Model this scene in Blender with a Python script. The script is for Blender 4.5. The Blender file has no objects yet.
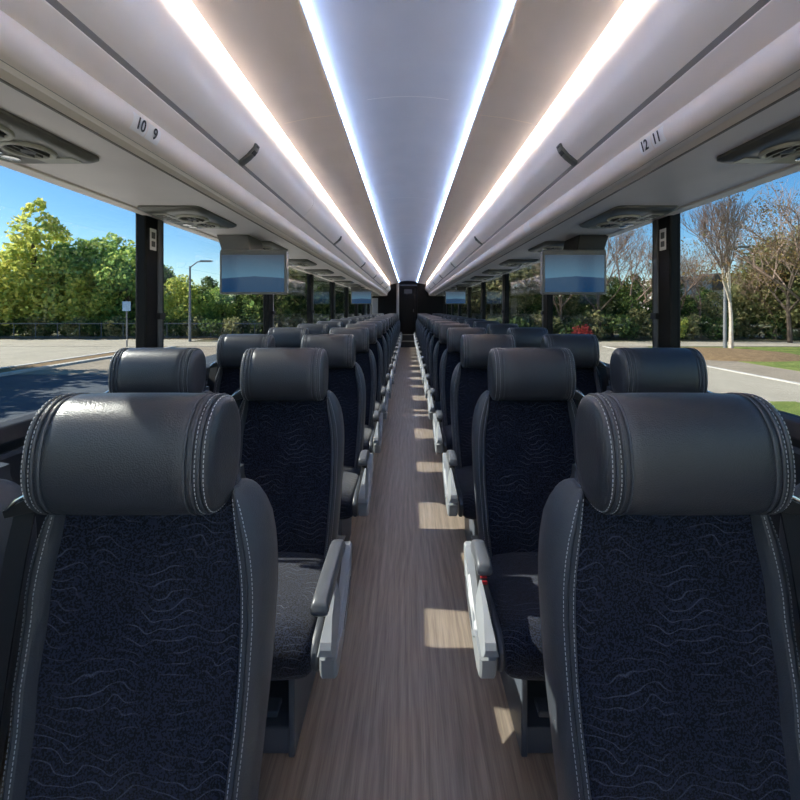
import bpy, math, random
from mathutils import Vector, Matrix
R = random.Random(7)
C = bpy.context.scene.collection
SC = bpy.context.scene
# ---------------------------------------------------------------- camera, sky, sun, exposure
EYE = 1.26                                   # eye height over the aisle floor
cam_d = bpy.data.cameras.new('camera')
cam_d.sensor_width = 36; cam_d.lens = 36*394/800
cam_d.shift_x = -0.010; cam_d.shift_y = -0.114
cam_d.clip_start = 0.02; cam_d.clip_end = 2000
cam = bpy.data.objects.new('camera', cam_d); C.objects.link(cam)
cam.location = (0, 0, EYE); cam.rotation_euler = (math.pi/2, 0, 0)
SC.camera = cam
SUN = Vector((-1, 0.11, 0.73)).normalized()  # towards the sun
w = bpy.data.worlds.new('sky'); SC.world = w; w.use_nodes = True
nt = w.node_tree; nt.nodes.clear()
sky = nt.nodes.new('ShaderNodeTexSky'); sky.sky_type = 'NISHITA'; sky.sun_disc = False
sky.sun_elevation = math.asin(SUN.z); sky.sun_rotation = math.atan2(SUN.x, SUN.y)
sky.air_density = 1.0; sky.dust_density = 0.3; sky.ozone_density = 2.5
hsv = nt.nodes.new('ShaderNodeHueSaturation'); hsv.inputs['Saturation'].default_value = 1.35
bg = nt.nodes.new('ShaderNodeBackground'); bg.inputs['Strength'].default_value = 0.17
wo = nt.nodes.new('ShaderNodeOutputWorld')
nt.links.new(sky.outputs[0], hsv.inputs['Color']); nt.links.new(hsv.outputs[0], bg.inputs[0]); nt.links.new(bg.outputs[0], wo.inputs[0])
sl = bpy.data.lights.new('sun', 'SUN'); sl.energy = 9.0; sl.color = (1.0, 0.93, 0.82); sl.angle = 0.009
so = bpy.data.objects.new('sun', sl); C.objects.link(so)
so.rotation_euler = SUN.to_track_quat('Z', 'Y').to_euler(); so.location = (-30, 8, 30)
SC.view_settings.view_transform = 'Standard'; SC.view_settings.look = 'None'
SC.view_settings.gamma = 1; SC.view_settings.use_curve_mapping = False
SC.view_settings.exposure = 1.0
try:
    SC.cycles.use_denoising = True; SC.cycles.max_bounces = 10; SC.cycles.diffuse_bounces = 6; SC.cycles.transparent_max_bounces = 24
    SC.cycles.sample_clamp_indirect = 6
except Exception: pass
LED_BLUE, LED_WHITE = 16.0, 18.0

# ---------------------------------------------------------------- node materials
def nmat(name):
    m = bpy.data.materials.new(name); m.use_nodes = True
    return m, m.node_tree, m.node_tree.nodes['Principled BSDF']
def N(t, kind, **kw):
    n = t.nodes.new(kind)
    for k, v in kw.items(): setattr(n, k, v)
    return n
def setin(t, sock, v):
    if hasattr(v, 'is_linked'): t.links.new(v, sock)
    else: sock.default_value = v
def M(t, op, a, b=0.0, c=None):
    n = N(t, 'ShaderNodeMath', operation=op); setin(t, n.inputs[0], a); setin(t, n.inputs[1], b)
    if c is not None: setin(t, n.inputs[2], c)
    return n.outputs[0]
def mixc(t, f, a, b):
    n = N(t, 'ShaderNodeMix', data_type='RGBA'); setin(t, n.inputs['Factor'], f)
    setin(t, n.inputs['A'], a if hasattr(a, 'is_linked') else (*a, 1)); setin(t, n.inputs['B'], b if hasattr(b, 'is_linked') else (*b, 1))
    return n.outputs['Result']
def noise(t, vec, scale, detail=2.0, rough=0.5):
    n = N(t, 'ShaderNodeTexNoise'); t.links.new(vec, n.inputs['Vector'])
    n.inputs['Scale'].default_value = scale; n.inputs['Detail'].default_value = detail; n.inputs['Roughness'].default_value = rough
    return n.outputs['Fac']
def ramp(t, v, lo, hi, a=0.0, b=1.0):
    n = N(t, 'ShaderNodeMapRange'); setin(t, n.inputs[0], v)
    n.inputs[1].default_value = lo; n.inputs[2].default_value = hi; n.inputs[3].default_value = a; n.inputs[4].default_value = b
    return n.outputs[0]
def objco(t, scale=None):
    tc = N(t, 'ShaderNodeTexCoord')
    if scale is None: return tc.outputs['Object']
    mp = N(t, 'ShaderNodeMapping'); mp.inputs['Scale'].default_value = scale
    t.links.new(tc.outputs['Object'], mp.inputs['Vector']); return mp.outputs[0]
def bump(t, b, h, strength, dist=0.002):
    n = N(t, 'ShaderNodeBump'); n.inputs['Strength'].default_value = strength; n.inputs['Distance'].default_value = dist
    t.links.new(h, n.inputs['Height']); t.links.new(n.outputs[0], b.inputs['Normal'])
def plain(name, col, rough=0.5, metal=0.0, spec=0.5, var=0.06, vscale=6.0, bmp=0.0, bscale=300.0):
    m, t, b = nmat(name)
    v = noise(t, objco(t), vscale, 3)
    f = ramp(t, v, 0.3, 0.7)
    t.links.new(mixc(t, f, tuple(c*(1-var) for c in col), tuple(min(1, c*(1+var)) for c in col)), b.inputs['Base Color'])
    b.inputs['Roughness'].default_value = rough; b.inputs['Metallic'].default_value = metal
    b.inputs['Specular IOR Level'].default_value = spec
    if bmp: bump(t, b, noise(t, objco(t), bscale, 2), bmp)
    return m
def emit(name, col, s):
    m, t, b = nmat(name)
    b.inputs['Base Color'].default_value = (.8, .8, .8, 1)
    b.inputs['Emission Color'].default_value = (*col, 1); b.inputs['Emission Strength'].default_value = s
    return m
def leather(name, col, rough):
    m, t, b = nmat(name)
    v = N(t, 'ShaderNodeTexVoronoi'); v.inputs['Scale'].default_value = 420; t.links.new(objco(t), v.inputs['Vector'])
    n = noise(t, objco(t), 5, 2)
    t.links.new(mixc(t, n, tuple(c*.85 for c in col), tuple(c*1.15 for c in col)), b.inputs['Base Color'])
    b.inputs['Roughness'].default_value = rough; b.inputs['Specular IOR Level'].default_value = 0.6
    bump(t, b, v.outputs['Distance'], 0.35, 0.0012)
    return m
def fabric(name):
    m, t, b = nmat(name)
    co = objco(t); sx = N(t, 'ShaderNodeSeparateXYZ'); t.links.new(co, sx.inputs[0])
    x, y, z = sx.outputs
    v = M(t, 'ADD', z, y)
    n1 = noise(t, co, 7, 2); n2 = noise(t, co, 16, 1)
    w1 = M(t, 'MULTIPLY', M(t, 'SINE', M(t, 'ADD', M(t, 'MULTIPLY', x, 62.0), M(t, 'MULTIPLY', n1, 17.0))), 0.0085)
    w2 = M(t, 'MULTIPLY', M(t, 'SINE', M(t, 'ADD', M(t, 'MULTIPLY', x, 37.0), M(t, 'MULTIPLY', v, 9.0))), 0.006)
    tt = M(t, 'DIVIDE', M(t, 'ADD', M(t, 'ADD', v, w1), M(t, 'ADD', w2, M(t, 'MULTIPLY', n2, 0.024))), 0.0215)
    d = M(t, 'ABSOLUTE', M(t, 'SUBTRACT', M(t, 'FRACT', tt), 0.5))
    line = ramp(t, d, 0.02, 0.075, 1.0, 0.0)
    pres = ramp(t, noise(t, co, 12, 2), 0.42, 0.6)
    ver = ramp(t, noise(t, co, 290, 1), 0.47, 0.54)
    fine = ramp(t, noise(t, co, 900, 1), 0.4, 0.6)
    base = mixc(t, ver, (.0022, .0028, .006), (.0165, .0225, .046))
    lf = M(t, 'MULTIPLY', M(t, 'MULTIPLY', line, pres), M(t, 'ADD', M(t, 'MULTIPLY', fine, 0.6), 0.25))
    t.links.new(mixc(t, lf, base, (.11, .125, .17)), b.inputs['Base Color'])
    b.inputs['Roughness'].default_value = 0.95; b.inputs['Specular IOR Level'].default_value = 0.15
    b.inputs['Sheen Weight'].default_value = 0.25; b.inputs['Sheen Roughness'].default_value = 0.5
    bump(t, b, ver, 0.25, 0.001)
    return m
def wood_floor(name):
    m, t, b = nmat(name)
    g1 = noise(t, objco(t, (70, 2.2, 1)), 1, 5, 0.65); g2 = noise(t, objco(t, (240, 9, 1)), 1, 2)
    wv = N(t, 'ShaderNodeTexWave', wave_type='BANDS', bands_direction='X'); wv.inputs['Scale'].default_value = 9
    wv.inputs['Distortion'].default_value = 14; wv.inputs['Detail'].default_value = 2; wv.inputs['Detail Scale'].default_value = 0.7
    t.links.new(objco(t, (1, 0.16, 1)), wv.inputs['Vector'])
    f = M(t, 'ADD', M(t, 'MULTIPLY', ramp(t, g1, .3, .7), .55), M(t, 'MULTIPLY', wv.outputs['Fac'], .25))
    f = M(t, 'ADD', f, M(t, 'MULTIPLY', ramp(t, g2, .35, .65), .25))
    t.links.new(mixc(t, f, (.142, .115, .091), (.36, .293, .230)), b.inputs['Base Color'])
    b.inputs['Roughness'].default_value = 0.42; b.inputs['Specular IOR Level'].default_value = 0.5
    bump(t, b, g2, 0.12, 0.001)
    return m
def two_tone(name, a, bcol, scale, rough=0.9, lo=.4, hi=.6, detail=5, fine=None):
    m, t, b = nmat(name)
    f = ramp(t, noise(t, objco(t), scale, detail, .65), lo, hi)
    if fine: f = M(t, 'ADD', M(t, 'MULTIPLY', f, .6), M(t, 'MULTIPLY', ramp(t, noise(t, objco(t), fine, 2), .35, .65), .4))
    t.links.new(mixc(t, f, a, bcol), b.inputs['Base Color'])
    b.inputs['Roughness'].default_value = rough; b.inputs['Specular IOR Level'].default_value = 0.2
    return m
def leafmat(name, a, bcol, ccol):
    m, t, b = nmat(name)
    g = N(t, 'ShaderNodeNewGeometry')
    f = g.outputs['Random Per Island']
    c = mixc(t, ramp(t, f, 0.0, .6), a, bcol); c = mixc(t, ramp(t, f, .6, 1.0), c, tuple(min(.9, q*1.15) for q in ccol))
    d = N(t, 'ShaderNodeBsdfDiffuse'); tr = N(t, 'ShaderNodeBsdfTranslucent'); mx = N(t, 'ShaderNodeMixShader')
    mx.inputs[0].default_value = 0.55
    t.links.new(c, d.inputs['Color']); t.links.new(c, tr.inputs['Color'])
    t.links.new(d.outputs[0], mx.inputs[1]); t.links.new(tr.outputs[0], mx.inputs[2])
    t.links.new(mx.outputs[0], t.nodes['Material Output'].inputs['Surface'])
    return m
def glassmat(name, tint, refl=1.0):
    m, t, b = nmat(name)
    tr = N(t, 'ShaderNodeBsdfTransparent'); tr.inputs[0].default_value = (*tint, 1)
    gl = N(t, 'ShaderNodeBsdfGlossy'); gl.inputs['Roughness'].default_value = 0.02; gl.inputs[0].default_value = (refl, refl, refl, 1)
    lw = N(t, 'ShaderNodeLayerWeight'); lw.inputs['Blend'].default_value = 0.5
    fr = M(t, 'ADD', 0.02, M(t, 'MULTIPLY', M(t, 'POWER', lw.outputs['Facing'], 5.0), 0.75))
    mx = N(t, 'ShaderNodeMixShader'); t.links.new(fr, mx.inputs[0])
    t.links.new(tr.outputs[0], mx.inputs[1]); t.links.new(gl.outputs[0], mx.inputs[2])
    t.links.new(mx.outputs[0], t.nodes['Material Output'].inputs['Surface'])
    return m
def screenmat(name):
    m, t, b = nmat(name)
    co = objco(t); sx = N(t, 'ShaderNodeSeparateXYZ'); t.links.new(co, sx.inputs[0])
    x, y, z = sx.outputs
    hill = M(t, 'SUBTRACT', M(t, 'SUBTRACT', -0.012, M(t, 'MULTIPLY', M(t, 'ABSOLUTE', M(t, 'SUBTRACT', x, 0.01)), .07)), M(t, 'MULTIPLY', noise(t, co, 25, 3), 0.008))
    below = ramp(t, M(t, 'SUBTRACT', hill, z), 0.0, 0.003)
    skyc = mixc(t, ramp(t, z, -0.03, 0.10), (.13, .30, .46), (.09, .13, .19))
    sea = mixc(t, ramp(t, z, -0.10, -0.02), (.012, .07, .19), (.035, .085, .19))
    t.links.new(mixc(t, below, skyc, sea), b.inputs['Emission Color'])
    b.inputs['Emission Strength'].default_value = 0.26
    b.inputs['Base Color'].default_value = (.01, .01, .012, 1); b.inputs['Roughness'].default_value = 0.15
    return m

MT = dict(
    leather=leather('charcoal leather', (.038, .042, .052), .34),
    leather_side=leather('slate leather', (.054, .061, .073), .42),
    fabric=fabric('navy wave fabric'),
    thread=plain('pale thread', (.55, .56, .58), .8),
    shell=plain('dark shell plastic', (.016, .017, .020), .5, bmp=.1),
    belt=plain('black belt webbing', (.010, .010, .012), .7, bmp=.3, bscale=700),
    armgrey=plain('grey armrest plastic', (.27, .285, .30), .42),
    armdark=plain('charcoal armrest pad', (.085, .09, .10), .38),
    blackpl=plain('black plastic', (.012, .012, .013), .45),
    chrome=plain('bright metal', (.7, .7, .7), .22, 1.0),
    redpl=plain('red button plastic', (.5, .02, .03), .4),
    ped=plain('blue grey painted steel', (.10, .115, .14), .4),
    bin=plain('warm white panel', (.90, .83, .755), .42, var=.02, bmp=.03),
    ceil=plain('pale ceiling panel', (.74, .71, .695), .5, var=.03, bmp=.05, bscale=500),
    ceilmid=plain('grey ceiling centre panel', (.68, .635, .60), .45, var=.03),
    under=plain('grey fascia panel', (.78, .72, .69), .5, var=.03),
    fascia=plain('pale fascia', (.84, .76, .69), .45, var=.03),
    groove=plain('shadow gap tone', (.20, .185, .17), .6),  # darker colour paints the shade inside the moulding gaps
    psu=plain('olive grey console plastic', (.125, .122, .105), .3, bmp=.05),
    psulight=plain('khaki console plastic', (.42, .41, .34), .3),
    pillar=plain('dark pillar trim', (.008, .0075, .007), .5, spec=.15),
    pillargrey=plain('grey guide strip', (.09, .09, .09), .4),
    wall=plain('charcoal side wall', (.030, .032, .037), .6, bmp=.1),
    rear=plain('black rear wall', (.0035, .003, .003), .5, spec=.15),
    rail=plain('grey post', (.25, .24, .24), .35),
    floor=wood_floor('grey brown plank floor'),
    glass=glassmat('tinted window glass', (.64, .665, .67)),
    clearglass=glassmat('clear front glass', (.95, .96, .96)),  # for unseen front panes, kept clear to bring in more daylight
    screen=screenmat('screen picture'),
    tvframe=plain('grey monitor frame', (.16, .155, .14), .4),
    tvmount=plain('grey monitor housing', (.15, .145, .14), .5),
    tvdark=plain('dark monitor housing', (.03, .028, .026), .5),
    white=plain('white sticker', (.85, .84, .82), .6, var=.02),
    ink=plain('black ink', (.02, .02, .02), .7),
    ledb=emit('blue light strip', (.34, .53, 1.0), LED_BLUE),
    ledw=emit('warm white light strip', (1.0, .86, .75), LED_WHITE),
    asphalt=two_tone('dark shade-blue asphalt', (.055, .068, .085), (.085, .098, .115), 1.2, .85, fine=30),  # bluish tree shade is mixed into the lot's asphalt colour
    concrete=two_tone('pale concrete', (.36, .315, .245), (.45, .395, .31), .6, .9, fine=25),
    bounce=two_tone('bright concrete apron', (.54, .50, .44), (.63, .585, .52), .6, .9, fine=25),  # pale reflector tone that throws sunlight up into the coach
    tan=two_tone('tan pavement', (.27, .22, .165), (.35, .29, .22), .7, .9, fine=30),
    kerb=two_tone('kerb concrete', (.5, .47, .43), (.62, .58, .52), 2, .9),
    mulch=two_tone('brown mulch', (.17, .11, .06), (.30, .20, .105), 4, 1, fine=20),
    grass=two_tone('lawn', (.10, .15, .03), (.24, .26, .07), 1.5, 1, fine=18),
    earth=two_tone('wood floor earth', (.10, .09, .05), (.17, .15, .08), .4, 1),
    bark=two_tone('brown bark', (.06, .045, .035), (.12, .09, .07), 6, .9),
    palebark=two_tone('pale bark', (.48, .40, .32), (.62, .54, .44), 3, .8),
    twig=two_tone('grey twig bark', (.22, .15, .12), (.34, .24, .19), 3, .9),
    leafg=leafmat('green leaves', (.17, .30, .10), (.31, .45, .13), (.58, .60, .17)),
    leafy=leafmat('yellow green leaves', (.32, .44, .13), (.60, .62, .16), (.80, .70, .20)),
    leafd=leafmat('dark green leaves', (.05, .10, .04), (.11, .17, .06), (.24, .28, .09)),
    leafo=leafmat('rusty leaves', (.15, .10, .05), (.28, .17, .07), (.30, .25, .08)),
    leafr=leafmat('red leaves', (.30, .04, .05), (.42, .07, .07), (.30, .08, .05)),
    leafb=leafmat('drab winter leaves', (.18, .21, .10), (.33, .32, .15), (.50, .43, .23)),
    pole=plain('grey lamp post metal', (.20, .20, .21), .5),
    sign=plain('pale blue sign', (.45, .60, .75), .5),
    bldg=plain('beige building wall', (.60, .56, .50), .8),
    bldgdark=plain('brown building band', (.10, .075, .07), .7),
    fence=plain('grey fence metal', (.09, .10, .11), .6),
    timber=plain('grey timber', (.20, .17, .14), .8),
)
# ---------------------------------------------------------------- mesh helpers
class MB:
    def __init__(s): s.v = []; s.f = []
    def add(s, vs, fs):
        o = len(s.v); s.v += [tuple(v) for v in vs]; s.f += [tuple(i+o for i in f) for f in fs]; return s
    def box(s, x0, x1, y0, y1, z0, z1):
        return s.add([(x0,y0,z0),(x1,y0,z0),(x1,y1,z0),(x0,y1,z0),(x0,y0,z1),(x1,y0,z1),(x1,y1,z1),(x0,y1,z1)],
                     [(0,3,2,1),(4,5,6,7),(0,1,5,4),(1,2,6,5),(2,3,7,6),(3,0,4,7)])
    def loft(s, rings, cap=True, closed=True):
        n = len(rings[0]); vs = [p for r in rings for p in r]; fs = []
        for i in range(len(rings)-1):
            for j in range(n if closed else n-1):
                k = (j+1) % n
                fs.append((i*n+j, i*n+k, (i+1)*n+k, (i+1)*n+j))
        if cap and closed:
            fs.append(tuple(range(n-1, -1, -1))); fs.append(tuple((len(rings)-1)*n+j for j in range(n)))
        return s.add(vs, fs)
    def tube(s, pts, rads, n=8, cap=True, closed=False):
        pts = [Vector(p) for p in pts]
        if not hasattr(rads, '__len__'): rads = [rads]*len(pts)
        rings = []; prev = None
        for i, p in enumerate(pts):
            if closed: d = pts[(i+1) % len(pts)] - pts[i-1]
            else: d = (pts[min(i+1, len(pts)-1)] - pts[max(i-1, 0)])
            d.normalize()
            if prev is None: a = d.orthogonal().normalized()
            else:
                a = prev - d*prev.dot(d)
                a = a.normalized() if a.length > 1e-6 else d.orthogonal().normalized()
            prev = a; b = d.cross(a)
            rings.append([tuple(p + a*rads[i]*math.cos(2*math.pi*k/n) + b*rads[i]*math.sin(2*math.pi*k/n)) for k in range(n)])
        if closed:
            rings.append(rings[0]); return s.loft(rings, cap=False)
        return s.loft(rings, cap=cap)
    def prism(s, poly, axis, a, b, bev=0.0):
        """polygon of 2D points extruded along axis x/y/z from a to b; bev shrinks both faces"""
        cx = sum(p[0] for p in poly)/len(poly); cy = sum(p[1] for p in poly)/len(poly)
        def ring(val, sh):
            out = []
            for p in poly:
                dx, dy = p[0]-cx, p[1]-cy; l = math.hypot(dx, dy) or 1
                q = (p[0]-dx/l*sh, p[1]-dy/l*sh)
                out.append({'x': (val, q[0], q[1]), 'y': (q[0], val, q[1]), 'z': (q[0], q[1], val)}[axis])
            return out
        sg = 1 if b > a else -1
        if bev: return s.loft([ring(a, bev), ring(a+sg*bev, 0), ring(b-sg*bev, 0), ring(b, bev)])
        return s.loft([ring(a, 0), ring(b, 0)])
    def dashes(s, pts, r=0.00062, dash=0.0042, gap=0.003):
        """stitches along a polyline"""
        pts = [Vector(p) for p in pts]; acc = 0.0; start = None; cur = 0.0
        out = []; total = dash+gap; pos = 0.0
        seg = [(pts[i+1]-pts[i]).length for i in range(len(pts)-1)]; L = sum(seg)
        def at(u):
            for i, l in enumerate(seg):
                if u <= l or i == len(seg)-1: return pts[i].lerp(pts[i+1], min(1, u/l) if l else 0)
                u -= l
        while pos < L-dash:
            a, b = at(pos), at(pos+dash); d = (b-a).normalized() if (b-a).length > 0 else Vector((0,0,1))
            e = d.orthogonal().normalized(); g = d.cross(e)
            q = [e*r, g*r, -e*r, -g*r]
            s.add([tuple(a+k) for k in q]+[tuple(b+k) for k in q], [(0,1,5,4),(1,2,6,5),(2,3,7,6),(3,0,4,7),(3,2,1,0),(4,5,6,7)])
            pos += total
        return s
    def build(s, name, mat, parent=None, label=None, smooth=True, bevel=0.0, angle=40, kind=None):
        me = bpy.data.meshes.new(name); me.from_pydata(s.v, [], s.f); me.validate()
        import bmesh
        b = bmesh.new(); b.from_mesh(me); bmesh.ops.recalc_face_normals(b, faces=b.faces); b.to_mesh(me); b.free()
        me.materials.append(MT[mat] if isinstance(mat, str) else mat)
        if smooth:
            me.shade_smooth(); me.set_sharp_from_angle(angle=math.radians(angle))
        o = bpy.data.objects.new(name, me); C.objects.link(o)
        if parent: o.parent = parent
        if label: o['label'] = label
        if kind: o['kind'] = kind
        if bevel:
            m = o.modifiers.new('bevel', 'BEVEL'); m.width = bevel; m.segments = 2; m.limit_method = 'ANGLE'
        return o
def tag(o, label, cat, group=None, kind=None):
    o['label'] = label; o['category'] = cat
    if group: o['group'] = group
    if kind: o['kind'] = kind
    return o
def thing(name, label, cat, loc=(0,0,0), rz=0, group=None):
    o = bpy.data.objects.new(name, None); C.objects.link(o); o.empty_display_size = .1
    o.location = loc; o.rotation_euler = (0, 0, rz)
    return tag(o, label, cat, group)
def struct(o): o['kind'] = 'structure'; return o
KIDS = {}
def copy_tree(o, parent=None):
    c = o.copy(); C.objects.link(c)
    if parent: c.parent = parent
    for k in list(o.children): copy_tree(k, c)
    return c
ORD = ['first','second','third','fourth','fifth','sixth','seventh','eighth','ninth','tenth','eleventh','twelfth','thirteenth','fourteenth','fifteenth','sixteenth','seventeenth','eighteenth','nineteenth','twentieth']
SIDE = {-1: 'left', 1: 'right'}
FRONT, REAR = -2.6, 13.4
WX = 1.22
# ---------------------------------------------------------------- shell of the coach
struct(MB().box(-1.25, 1.25, FRONT, REAR+.1, -.06, 0).build('floor', 'floor', smooth=False))
SILL, HEAD = .91, 1.71
PIL = [-1.3, .28, 1.87, 3.46, 4.93, 6.40, 7.87, 9.34, 10.81, 12.28]
PW = [.09]*10
for s in (-1, 1):
    nm = SIDE[s]
    a, b = sorted((s*WX, s*(WX+.06)))
    wb = MB().box(a, b, FRONT if s < 0 else -1.4, REAR, -.06, SILL)
    if s > 0: wb.box(a, b, FRONT, -2.45, -.06, SILL)
    wl = wb.build('wall_'+nm, 'wall', smooth=False); struct(wl)
    if s > 0:
        dg = struct(MB().box(1.232, 1.238, -2.45, -1.4, .02, SILL).build('door_2', 'clearglass', smooth=False))  # out-of-view door glazing, added to let daylight reach the floor
        MB().box(1.225, 1.245, -1.95, -1.90, -.05, SILL).box(1.225, 1.245, -2.45, -1.4, -.05, .02).build('door_frame', 'wall', dg, smooth=False)
    MB().box(a, b, FRONT, REAR, HEAD, 2.3).build('upper_panel', 'under', wl, smooth=False)
    a, b = sorted((s*(WX-.05), s*WX))
    MB().prism([(s*(WX-.05), SILL-.045), (s*WX, SILL-.045), (s*WX, SILL+.012), (s*(WX-.04), SILL+.004)], 'y', FRONT if s < 0 else -1.4, REAR).build('sill_ledge', 'wall', wl, smooth=False, bevel=.006)
    MB().box(*sorted((s*(WX-.012), s*WX)), -1.4, REAR, SILL-.10, SILL-.085).build('sill_line', 'ped', wl, smooth=False)
n_t = 1
for s in (-1, 1):
    for i, y in enumerate(PIL):
        h = .068
        p = MB().box(*sorted((s*(WX-.022), s*(WX+.03))), y-h, y+h, SILL-.0, HEAD+.02).build('trim_%d' % n_t, 'pillar', smooth=False, bevel=.008); struct(p); n_t += 1
        MB().box(*sorted((s*(WX-.030), s*(WX-.02))), y+h*.2, y+h*.62, SILL+.04, HEAD+.0).build('guide_strip', 'pillargrey', p, smooth=False, bevel=.003)
        MB().box(*sorted((s*(WX-.040), s*(WX-.02))), y+h*.1, y+h*.7, SILL+.30, SILL+.33).build('clip', 'blackpl', p, smooth=False)
n_w = 1
edges = [FRONT] + PIL + [REAR]
for s in (-1, 1):
    for i in range(len(edges)-1):
        y0, y1 = edges[i]+.03, edges[i+1]-.03
        struct(MB().box(*sorted((s*(WX+.012), s*(WX+.018))), y0, y1, SILL-.02, HEAD+.02).build('window_%d' % n_w, 'glass' if i else 'clearglass', smooth=False)); n_w += 1
# rear bulkhead with dark lavatory door up two steps, roof, front end with windscreen
wr = struct(MB().box(-1.28, 1.28, REAR+.02, REAR+.1, 0, 2.3).build('wall_rear', 'rear', smooth=False))
MB().box(-1.22, -.37, REAR-.03, REAR+.02, 0, 2.15).build('bulkhead_panel', 'rear', wr, smooth=False, bevel=.01)
MB().box(.33, 1.22, REAR-.03, REAR+.02, 0, 2.15).build('bulkhead_panel', 'rear', wr, smooth=False, bevel=.01)
MB().box(-1.22, -1.02, REAR-.05, REAR-.03, .9, 1.62).build('pale_corner_panel', 'rail', wr, smooth=False, bevel=.01)
dr = struct(MB().box(-.24, .24, REAR-.012, REAR+.02, .42, 2.0).build('door_1', 'rear', smooth=False, bevel=.008))
MB().box(-.13, .13, REAR-.018, REAR-.012, 1.78, 1.92).build('door_grille', 'wall', dr, smooth=False, bevel=.004)
MB().box(.17, .2, REAR-.04, REAR-.012, 1.15, 1.25).build('door_handle', 'wall', dr, smooth=False, bevel=.004)
MB().box(-.30, .30, REAR-.10, REAR-.02, 2.04, 2.08).build('header_bar', 'wall', wr, smooth=False, bevel=.006)
st = struct(MB().box(-.25, .25, REAR-.55, REAR-.012, 0, .20).box(-.25, .25, REAR-.28, REAR-.012, .20, .40).build('trim_%d' % n_t, 'shell', smooth=False, bevel=.006)); n_t += 1
MB().box(-.25, .25, REAR-.56, REAR-.54, .185, .205).box(-.25, .25, REAR-.29, REAR-.27, .385, .405).build('step_nosing', 'rail', st, smooth=False)
pt = tag(MB().tube([(-.345, REAR-.12, .0), (-.345, REAR-.12, 2.12)], .045, 16).build('grab_post', 'rail'), 'grey vertical post left of the dark rear door', 'post')
struct(MB().box(-1.3, 1.3, FRONT-.1, REAR+.1, 2.3, 2.36).build('trim_%d' % n_t, 'under', smooth=False)); n_t += 1
wf = MB()
wf.box(-1.28, 1.28, FRONT-.06, FRONT, -.06, .35); wf.box(-1.28, 1.28, FRONT-.06, FRONT, 2.2, 2.3)
wf.box(-1.28, -1.15, FRONT-.06, FRONT, .35, 2.2); wf.box(1.15, 1.28, FRONT-.06, FRONT, .35, 2.2)
struct(wf.build('wall_front', 'wall', smooth=False))
struct(MB().box(-1.15, 1.15, FRONT-.04, FRONT-.034, .35, 2.2).build('window_%d' % n_w, 'clearglass', smooth=False)); n_w += 1
# ---------------------------------------------------------------- ceiling
E = EYE
arc = [(-.304 + .608*k/20, E+.905 + .05*(1-(2*k/20-1)**2)**.8) for k in range(21)]
cl = struct(MB().prism(arc + [(x, z+.015) for x, z in reversed(arc)], 'y', FRONT, REAR).build('ceiling', 'ceilmid', angle=40))
SEAMS = [.15, 1.77, 3.38, 5.0, 6.6, 8.2, 9.8, 11.4, 13.0]
for y in SEAMS:
    MB().add([(x, yy, z-.001) for x, z in arc[4:17] for yy in (y-.0025, y+.0025)], [(2*k, 2*k+1, 2*k+3, 2*k+2) for k in range(12)]).build('seam', 'bin', cl, smooth=False)
for s in (-1, 1):
    P = [(.306, .868), (.306, .905), (.32, .92), (.578, .838), (.584, .829), (.555, .8335), (.44, .858), (.325, .872)]
    q = MB().prism([(s*x, E+z) for x, z in P], 'y', FRONT, REAR).build('side_panel', 'ceil', cl, angle=25)
    MB().box(*sorted((s*.304, s*.311)), FRONT, REAR, E+.864, E+.870).build('edge_bead', 'bin', cl, smooth=False)
    for y in SEAMS:
        MB().add([(s*.325, y-.003, E+.8705), (s*.325, y+.003, E+.8705), (s*.44, y+.003, E+.8565), (s*.44, y-.003, E+.8565),
                  (s*.555, y-.003, E+.8325), (s*.555, y+.003, E+.8325)], [(0,1,2,3), (3,2,5,4)]).build('seam', 'bin', cl, smooth=False)
    lb = MB(); lw = MB(); y = FRONT
    while y < REAR-.05:
        y1 = min(y+.5, REAR-.05)
        lb.box(*sorted((s*.300, s*.3045)), y, y1, E+.891, E+.902)
        lw.box(*sorted((s*.530, s*.580)), y, y1, E+.903, E+.909)
        y = y1
    tag(lb.build('ceiling_light_strip', 'ledb', smooth=False), 'glowing blue light strip along the %s edge of the centre ceiling' % SIDE[s], 'light strip', 'blue ceiling light strips')
    tag(lw.build('cove_light_strip', 'ledw', smooth=False), 'hidden warm white cove light strip washing the %s bin doors' % SIDE[s], 'light strip', 'white cove light strips')
    cp = MB().box(*sorted((s*.315, s*.235)), REAR-.16, REAR-.06, E+.885, E+.904).build('ceiling_speaker', 'blackpl', smooth=False, bevel=.006)
    tag(cp, 'small dark fitting at the rear end of the %s blue light strip' % SIDE[s], 'fitting')
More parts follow.
